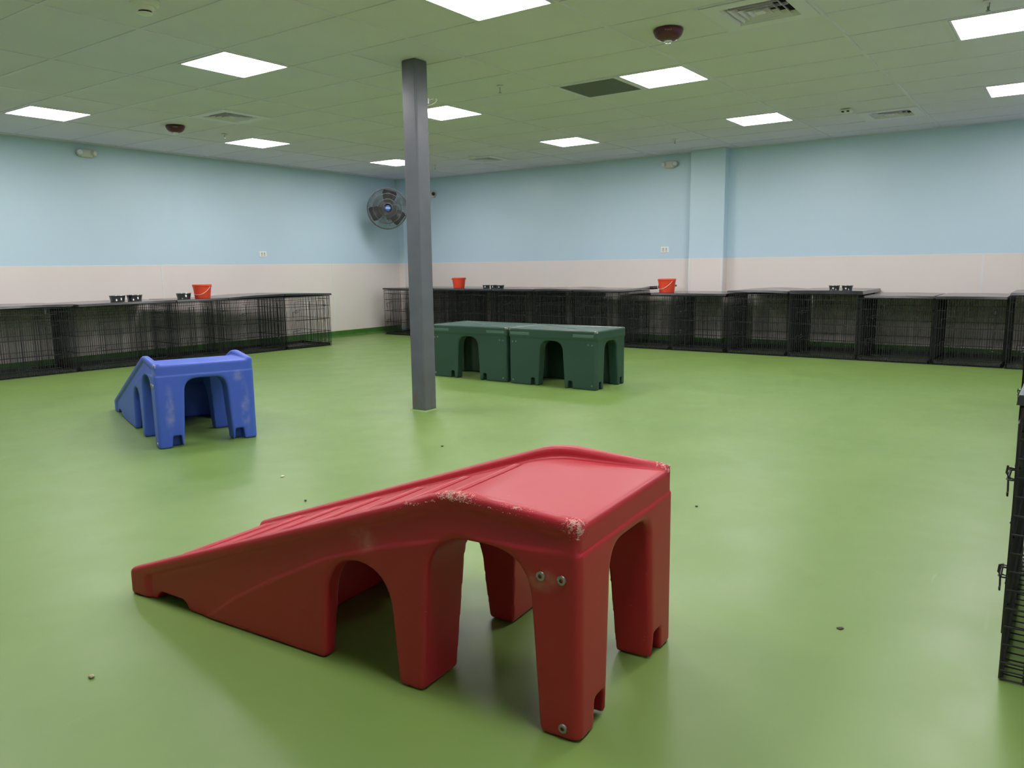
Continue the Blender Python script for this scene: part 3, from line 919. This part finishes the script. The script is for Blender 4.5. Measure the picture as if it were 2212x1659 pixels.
# ------------------------------------------------------------------ wire dog crates
WR, HR = 0.0027, 0.0038
def wire_panel(w, h, n, zs, plane, off, horiz_r=HR, wr=WR):
    """Upright wire panel spanning w x h. plane 'y': lies at y=off spanning x; plane 'x': lies at x=off spanning y."""
    mb = MB()
    P = (lambda a, z, o=0: (a, off + o, z)) if plane == 'y' else (lambda a, z, o=0: (off + o, a, z))
    for i in range(n + 1):
        a = w * i / n
        r = HR if i in (0, n) else wr
        mb.tube(P(a, 0.004), P(a, h), r, 4, False)
    for z in zs:
        mb.tube(P(0, z, 0.004), P(w, z, 0.004), horiz_r, 4, False)
    return mb
ZS = [0.006, 0.055, 0.22, 0.41, 0.60, 0.70]
crate_cache = {}
def crate_meshes(w, d, h):
    key = (round(w, 3), round(d, 3), round(h, 3))
    if key in crate_cache:
        return crate_cache[key]
    zs = [z for z in ZS if z < h - 0.03] + [h - 0.004]
    n = max(8, round(w / 0.0245)); nd = max(8, round(d / 0.0245))
    R_ = {}
    R_['front_panel'] = wire_panel(w, h, n, zs, 'y', 0.0).mesh('front_panel', merge=False)
    R_['back_panel'] = wire_panel(w, h, n, zs, 'y', d).mesh('back_panel', merge=False)
    R_['side_panel'] = wire_panel(d, h, nd, zs, 'x', 0.0).mesh('side_panel', merge=False)
    tp = MB()
    for i in range(n + 1):
        tp.tube((w * i / n, 0, h), (w * i / n, d, h), WR, 4, False)
    for k in range(5):
        tp.tube((0, d * k / 4, h), (w, d * k / 4, h), HR, 4, False)
    R_['top_panel'] = tp.mesh('top_panel', merge=False)
    fl = MB()
    for i in range(0, n + 1, 2):
        fl.tube((w * i / n, 0, 0.008), (w * i / n, d, 0.008), WR, 4, False)
    for k in range(7):
        fl.tube((0, d * k / 6, 0.005), (w, d * k / 6, 0.005), HR, 4, False)
    R_['floor_panel'] = fl.mesh('floor_panel', merge=False)
    tr = MB()
    i = 0.012
    tr.box(i, w - i, i, d - i, 0.012, 0.016)
    for (a, b_, c, e) in ((i, w - i, i, i + 0.004), (i, w - i, d - i - 0.004, d - i), (i, i + 0.004, i, d - i), (w - i - 0.004, w - i, i, d - i)):
        tr.box(a, b_, c, e, 0.012, 0.042)
    R_['tray'] = tr.mesh('tray')
    # door on the front: frame, bars
    x0, x1, z0, z1 = w * 0.2, w * 0.86, 0.075, h - 0.07
    dr = MB()
    dr.path([(x0, -0.008, z0), (x0, -0.008, z1), (x1, -0.008, z1), (x1, -0.008, z0)], HR * 1.15, 5, True)
    m_ = max(4, round((x1 - x0) / 0.062))
    for k in range(1, m_):
        a = x0 + (x1 - x0) * k / m_
        dr.tube((a, -0.007, z0), (a, -0.007, z1), WR, 4, False)
    for z in (z0 + 0.15, z0 + 0.33, z1 - 0.12):
        dr.tube((x0, -0.010, z), (x1, -0.010, z), HR, 4, False)
    R_['door'] = dr.mesh('door', merge=False)
    # slide-bolt latch: two eye loops, bolt and drop handle
    lt = MB()
    for zz in (0.0, 0.03):
        lt.path([(0.011 * math.cos(2 * math.pi * k / 10), -0.012 + 0.011 * math.sin(2 * math.pi * k / 10), zz) for k in range(10)], 0.0026, 5, True)
    lt.tube((-0.06, -0.016, 0.015), (0.05, -0.016, 0.015), 0.0032, 6)
    lt.path([(-0.06, -0.016, 0.015), (-0.062, -0.022, 0.0), (-0.06, -0.02, -0.05), (-0.05, -0.02, -0.062), (-0.042, -0.02, -0.05)], 0.003, 5)
    lt.path([(0.05, -0.016, 0.015), (0.055, -0.022, 0.03), (0.05, -0.02, 0.05)], 0.003, 5)
    R_['latch'] = lt.mesh('latch', merge=False)
    hg = MB()
    hg.path([(0.012 * math.cos(2 * math.pi * k / 10), -0.006 + 0.012 * math.sin(2 * math.pi * k / 10), 0.0) for k in range(10)], 0.0028, 5, True)
    hg.path([(0.012 * math.cos(2 * math.pi * k / 10), -0.006 + 0.012 * math.sin(2 * math.pi * k / 10), 0.02) for k in range(10)], 0.0028, 5, True)
    R_['hinge'] = hg.mesh('hinge', merge=False)
    R_['door_geo'] = (x0, x1, z0, z1)
    crate_cache[key] = R_
    return R_
def open_side(d, h):
    mb = MB()
    n = round(d / 0.055)
    for i in range(n + 1):
        mb.tube((0, d * i / n, 0.004), (0, d * i / n, h), HR if i in (0, n) else WR * 1.2, 6, False)
    z = 0.006
    while z < h:
        mb.tube((0.005, 0, z), (0.005, d, z), WR * 1.1, 6, False)
        z += 0.024 if z < 0.05 else 0.052
    return mb.mesh('side_panel', merge=False)
def make_crate(loc, rz, w, d, h, label, group, flip=False, bare=False):
    Rm = crate_meshes(w, d, h)
    t = empty('dog_crate', loc, rz, label, 'dog crate', group)
    for nm in ('front_panel', 'back_panel', 'top_panel', 'floor_panel'):
        link_mesh(nm, Rm[nm], M['wire'], t)
    link_mesh('side_panel', Rm['side_panel'], M['wire'], t)
    if bare:
        link_mesh('side_panel', open_side(d, h), M['wire'], t, (w, 0, 0))
    else:
        link_mesh('side_panel', Rm['side_panel'], M['wire'], t, (w, 0, 0))
        link_mesh('tray', Rm['tray'], M['pan'], t)
    dr = link_mesh('door', Rm['door'], M['wire'], t)
    x0, x1, z0, z1 = Rm['door_geo']
    la, ha = (x0, x1) if not flip else (x1, x0)
    for z in (z0 + 0.17, z1 - 0.16):
        link_mesh('latch', Rm['latch'], M['wire'], dr, (la, -0.006, z), (0, 0, 0 if not flip else 0))
    for z in (z0 + 0.1, (z0 + z1) / 2, z1 - 0.08):
        link_mesh('hinge', Rm['hinge'], M['wire'], dr, (ha, -0.004, z))
    return t

def lid_mesh(w, d, lip=0.026, warp=0.0, curl=0.0, rise=0.0):
    """Black plastic pan laid upside down: wavy plate with a short turned-down lip. x across the front, y depth."""
    nx, ny = 14, 8
    th = 0.004
    def top(i, j):
        x = w * i / nx; y = d * j / ny
        q = i / nx
        z = warp * math.sin(math.pi * q) * (0.6 + 0.4 * j / ny) + curl * max(0.0, (q - 0.55) / 0.45) ** 2 + rise * (1 - q)
        return x, y, z
    vs = []; fs = []
    for layer in (0, 1):
        for j in range(ny + 1):
            for i in range(nx + 1):
                x, y, z = top(i, j)
                vs.append((x, y, z - layer * th))
    N = (nx + 1) * (ny + 1)
    for j in range(ny):
        for i in range(nx):
            a = j * (nx + 1) + i
            fs.append((a, a + 1, a + nx + 2, a + nx + 1))
            fs.append((N + a, N + a + nx + 1, N + a + nx + 2, N + a + 1))
    ring = [(i, 0) for i in range(nx)] + [(nx, j) for j in range(ny)] + [(i, ny) for i in range(nx, 0, -1)] + [(0, j) for j in range(ny, 0, -1)]
    base = len(vs)
    for (i, j) in ring:
        x, y, z = top(i, j)
        ox = (-0.004 if i == 0 else 0.004 if i == nx else 0); oy = (-0.004 if j == 0 else 0.004 if j == ny else 0)
        ix = (th if i == 0 else -th if i == nx else 0); iy = (th if j == 0 else -th if j == ny else 0)
        vs.append((x + ox, y + oy, z - lip)); vs.append((x + ox + ix, y + oy + iy, z - lip))
    k = len(ring)
    for q in range(k):
        q2 = (q + 1) % k
        a = ring[q][1] * (nx + 1) + ring[q][0]; b_ = ring[q2][1] * (nx + 1) + ring[q2][0]
        fs.append((a, base + 2 * q, base + 2 * q2, b_))
        fs.append((base + 2 * q, base + 2 * q + 1, base + 2 * q2 + 1, base + 2 * q2))
        fs.append((base + 2 * q + 1, N + a, N + b_, base + 2 * q2 + 1))
    me = MB().add(vs, fs).mesh('pan_lid', merge=False)
    autosmooth(me, 0.7)
    return me

# left row: fronts follow a line that drifts slightly off the wall
def lrow_y(x):
    return 9.293 - 0.0672 * (x - 3.545)
LROT = -math.atan(0.0672)
GRP_L = 'wire crates along the left wall'
for x0, x1, lb in ((3.10, 4.34, 'black wire dog crate cut by the left edge of the view, under a flat pan'), (4.37, 5.55, 'black wire dog crate under the two steel bowls by the left wall'),
                   (5.585, 6.27, 'black wire dog crate under the orange bucket by the left wall'), (6.30, 7.13, 'black wire dog crate second from the open end of the left row'),
                   (7.16, 7.92, 'last black wire dog crate at the open end of the left row')):
    w = (x1 - x0) / math.cos(LROT)
    make_crate((x0, lrow_y(x0), 0.0), LROT, w, 0.645 if x0 < 4.2 else 0.715, 0.745, lb, GRP_L)
def lid(loc, rot, w, d, label, **kw):
    o = link_mesh('crate_pan', lid_mesh(w, d, **kw), M['pan'], None, loc, rot)
    return tag(o, label, 'plastic pan', 'black pans lying on the crates')
LZ = 0.7692
lid((3.06, 9.235, LZ + 0.010), (0, 0, 0), 1.29, 0.745, 'flat black plastic pan on the crate cut by the left edge', warp=0.012)
lid((4.37, 9.15, LZ + 0.006), (0, 0, 0), 1.18, 0.83, 'flat black plastic pan carrying two steel bowls near the left wall', warp=0.004)
lid((5.575, lrow_y(5.575) - 0.012, LZ + 0.006), (0, 0, LROT), 0.695, 0.745, 'black plastic pan carrying the orange bucket near the left wall', warp=0.0)
lid((6.285, lrow_y(6.285) - 0.012, LZ + 0.006), (0, math.radians(-1.4), LROT), 0.85, 0.74, 'black plastic pan tilted up to the right on the left row', warp=0.01)
lid((7.15, lrow_y(7.15) - 0.012, LZ + 0.006), (0, 0, LROT), 0.80, 0.74, 'black plastic pan on the last crate of the left row', warp=0.004, rise=0.022)

# right row: crates against the right wall, fronts at x = FX
FX = 9.70
RD = 0.97
right = [(9.63, 8.90, .762), (8.88, 8.15, .762), (8.12, 7.36, .762), (7.33, 6.58, .762), (6.555, 5.86, .762), (5.835, 5.12, .762), (5.09, 4.36, .722), (4.335, 3.60, .722),
         (3.565, 2.82, .762), (2.79, 2.03, .762), (2.0, 1.25, .725), (1.225, 0.56, .725), (0.53, -0.22, .762)]
names = ['first crate from the room corner, left of the column', 'second crate from the room corner, half behind the column', 'third crate from the room corner, under the left orange bucket', 'fourth crate from the room corner, under three small bowls',
         'fifth crate from the room corner, behind the green platforms', 'sixth crate from the room corner, behind the right green platform', 'seventh crate from the room corner, left under the right orange bucket', 'eighth crate from the room corner, below the wall pillar',
         'ninth crate from the room corner, just right of the pillar', 'tenth crate from the room corner, under the two bowls at right', 'eleventh crate from the room corner, second from the bright end pan', 'twelfth crate from the room corner, next to the last', 'last crate of the right row at the edge of the view']
for (ya, yb, h), lb in zip(right, names):
    make_crate((FX + (0.0 if ya > 0.6 else -0.02), ya, 0), -math.pi / 2, ya - yb, 0.84 if 3.58 < yb < 4.4 else RD, h, 'black wire ' + lb, 'wire crates along the right wall')
def rlid(ya, yb, z, label, rot=0.0, **kw):
    d = 0.87 if 3.5 < yb < 4.7 else RD + 0.03
    # local x -> world -y, local y -> world +x
    return lid((FX - 0.016, ya, z), Euler((0, rot, -math.pi / 2), 'XYZ'), ya - yb, d, label, **kw)
T = 0.762 + 0.0302
S_ = 0.722 + 0.0302
rlid(9.64, 8.50, T + 0.004, 'black plastic pan at the room corner end, behind the column', warp=0.0)
rlid(8.48, 7.32, T + 0.004, 'black plastic pan carrying the left orange bucket and three bowls', warp=0.002)
rlid(7.30, 6.54, T + 0.004, 'black plastic pan right of the three small bowls', warp=-0.0)
rlid(6.50, 5.86, T + 0.004, 'short black plastic pan above the gap between the green platforms', warp=0.01)
rlid(5.835, 4.64, T + 0.006, 'black plastic pan curling up at its right end beside the orange bucket', warp=0.0, curl=0.05)
rlid(4.86 - 0.24, 3.59, S_ + 0.006, 'low black plastic pan carrying the right orange bucket', warp=0.0)
rlid(3.60 - 0.03, 2.82, T + 0.004, 'black plastic pan just right of the wall pillar', warp=0.016)
rlid(2.79, 1.97, T + 0.014, 'black plastic pan carrying two steel bowls at right', warp=0.006, lip=0.04)
rlid(1.95, 1.25, 0.725 + 0.0302, 'low black plastic pan third from the right end', warp=0.003)
rlid(1.22, 0.56, 0.725 + 0.0302, 'low black plastic pan second from the right end', warp=0.003)
rlid(0.53, -0.22, T + 0.006, 'black plastic pan at the right edge of the view', warp=0.012)

# near row along the side wall, front faces +y
for xa, yf, lb in ((2.41, 0.085, 'nearest black wire crate, its corner showing at the right edge'), (3.60, 0.075, 'black wire crate behind the nearest one at the right edge'), (6.03, 0.225, 'black wire crate farther back at the right edge')):
    make_crate((xa + 1.06, yf, 0), math.pi, 1.06, 0.72, 0.762, lb, 'wire crates along the near side wall', flip=True, bare=xa < 3)
for xa, yf, lb in ((2.40, 0.095, 'black plastic pan on the nearest crate at right'), (3.59, 0.085, 'black plastic pan on the crate behind the nearest one'), (6.02, 0.235, 'black plastic pan on the farther crate at right')):
    lid((xa + 1.08, yf, T + 0.004), (0, 0, math.pi), 1.08, 0.74, lb, warp=0.004)

# ------------------------------------------------------------------ bowls and buckets on the pans
bowl_me = MB().lathe([(0.0, 0.004), (0.066, 0.004), (0.074, 0.010), (0.087, 0.070), (0.092, 0.079), (0.098, 0.081), (0.102, 0.079), (0.101, 0.075), (0.095, 0.073), (0.082, 0.006), (0.078, 0.0), (0.0, 0.0)], 40).mesh('bowl', smooth=True)
ring_me = MB().lathe([(0.079, 0.0), (0.083, 0.0), (0.083, 0.006), (0.079, 0.007)], 40).mesh('base_ring', smooth=False)
def bowl(x, y, z, label, s=1.0, grp='steel bowls on the crates'):
    t = empty('dog_bowl', (x, y, z), 0, label, 'bowl', grp)
    t.scale = (s, s, s)
    link_mesh('bowl', bowl_me, M['steel'], t)
    link_mesh('base_ring', ring_me, M['slot'], t)
TL = LZ + 0.0065
bowl(4.95, 9.40, TL + 0.0035, 'left steel bowl of the pair by the left wall', 0.94)
bowl(5.155, 9.385, TL + 0.003, 'right steel bowl of the pair by the left wall', 0.94)
bowl(5.785, 9.34, TL, 'steel bowl beside the orange bucket by the left wall', 0.95)
bowl(9.99, 7.62 + 0.02, T + 0.006, 'left one of three small steel bowls right of the column', 0.62)
bowl(10.0, 7.49, T + 0.006, 'middle one of three small steel bowls right of the column', 0.62)
bowl(9.985, 7.355, T + 0.005, 'right one of three small steel bowls right of the column', 0.62)
bowl(9.95, 2.345, T + 0.018, 'left steel bowl of the pair at right', 0.66)
bowl(9.96, 2.20, T + 0.018, 'right steel bowl of the pair at right', 0.66)
bucket_me = MB().lathe([(0.0, 0.003), (0.096, 0.003), (0.119, 0.186), (0.123, 0.187), (0.1255, 0.190), (0.127, 0.186), (0.1265, 0.172), (0.121, 0.170), (0.101, 0.004), (0.098, 0.0), (0.0, 0.0)], 40).mesh('bucket_shell', smooth=False)
autosmooth(bucket_me, 0.5)
hb = MB()
pts = []
for k in range(21):
    a = math.pi * k / 20
    pts.append((0.128 * math.cos(a), -0.125 * math.sin(a) * 0.92 - 0.006, 0.166 - 0.115 * math.sin(a)))
hb.path(pts, 0.0028, 6)
handle_me = hb.mesh('handle', smooth=True, merge=False)
ear_me = MB().box(-0.014, 0.014, -0.012, 0.012, -0.012, 0.012).mesh('handle_ear', bevel=0.004)
def bucket(x, y, z, rz, label, s=1.0):
    t = empty('bucket', (x, y, z), rz, label, 'bucket', 'orange buckets on the crates')
    t.scale = (s, s, s)
    link_mesh('bucket_shell', bucket_me, M['orange'], t)
    link_mesh('handle', handle_me, M['white_plastic'], t)
    for sx in (-1, 1):
        link_mesh('handle_ear', ear_me, M['orange'], t, (sx * 0.127, 0, 0.166))
bucket(6.02, 9.285, TL + 0.0, math.radians(-64), 'orange bucket on the left row of crates', 0.95)
bucket(9.95, 8.17, T + 0.0055, math.radians(150), 'orange bucket just right of the grey column', 0.88)
bucket(9.86, 4.475, S_ + 0.006, math.radians(-115), 'orange bucket left of the wall pillar', 0.98)

# ------------------------------------------------------------------ bits lying on the floor
def crumb(x, y, s, mat, label, flat=0.4, seed=1):
    r = random.Random(seed)
    bm = bmesh.new()
    bmesh.ops.create_icosphere(bm, subdivisions=2, radius=1.0)
    for vv in bm.verts:
        k = 1 + r.uniform(-0.18, 0.18)
        vv.co = Vector((vv.co.x * s * 1.3 * k, vv.co.y * s * k, (vv.co.z * flat * k) * s))
    zmin = min(vv.co.z for vv in bm.verts)
    for vv in bm.verts: vv.co.z -= zmin
    me = bpy.data.meshes.new('crumb'); bm.to_mesh(me); bm.free()
    for p in me.polygons: p.use_smooth = True
    o = link_mesh('floor_crumb', me, mat, None, (x, y, 0.0005), (0, 0, r.uniform(0, 3)))
    tag(o, label, 'crumb', 'crumbs on the floor')
crumb(2.687, 3.509, 0.011, M['crumb_white'], 'white crumb on the floor in front of the blue ramp', 0.3, 1)
crumb(2.452, 3.032, 0.006, M['crumb_dark'], 'tiny dark crumb on the floor behind the red ramp', 0.6, 2)
crumb(3.728, 3.232, 0.007, M['crumb_dark'], 'tiny dark crumb on the floor before the grey column', 0.6, 3)
crumb(3.423, 1.382, 0.005, M['crumb_dark'], 'tiny dark crumb on the floor right of the red ramp', 0.6, 4)
crumb(0.986, 2.196, 0.008, M['crumb_tan'], 'tan crumb on the floor at lower left', 0.5, 5)
crumb(2.485, 0.518, 0.009, M['crumb_dark'], 'thin dark scrap on the floor near the nearest crate', 0.15, 6)
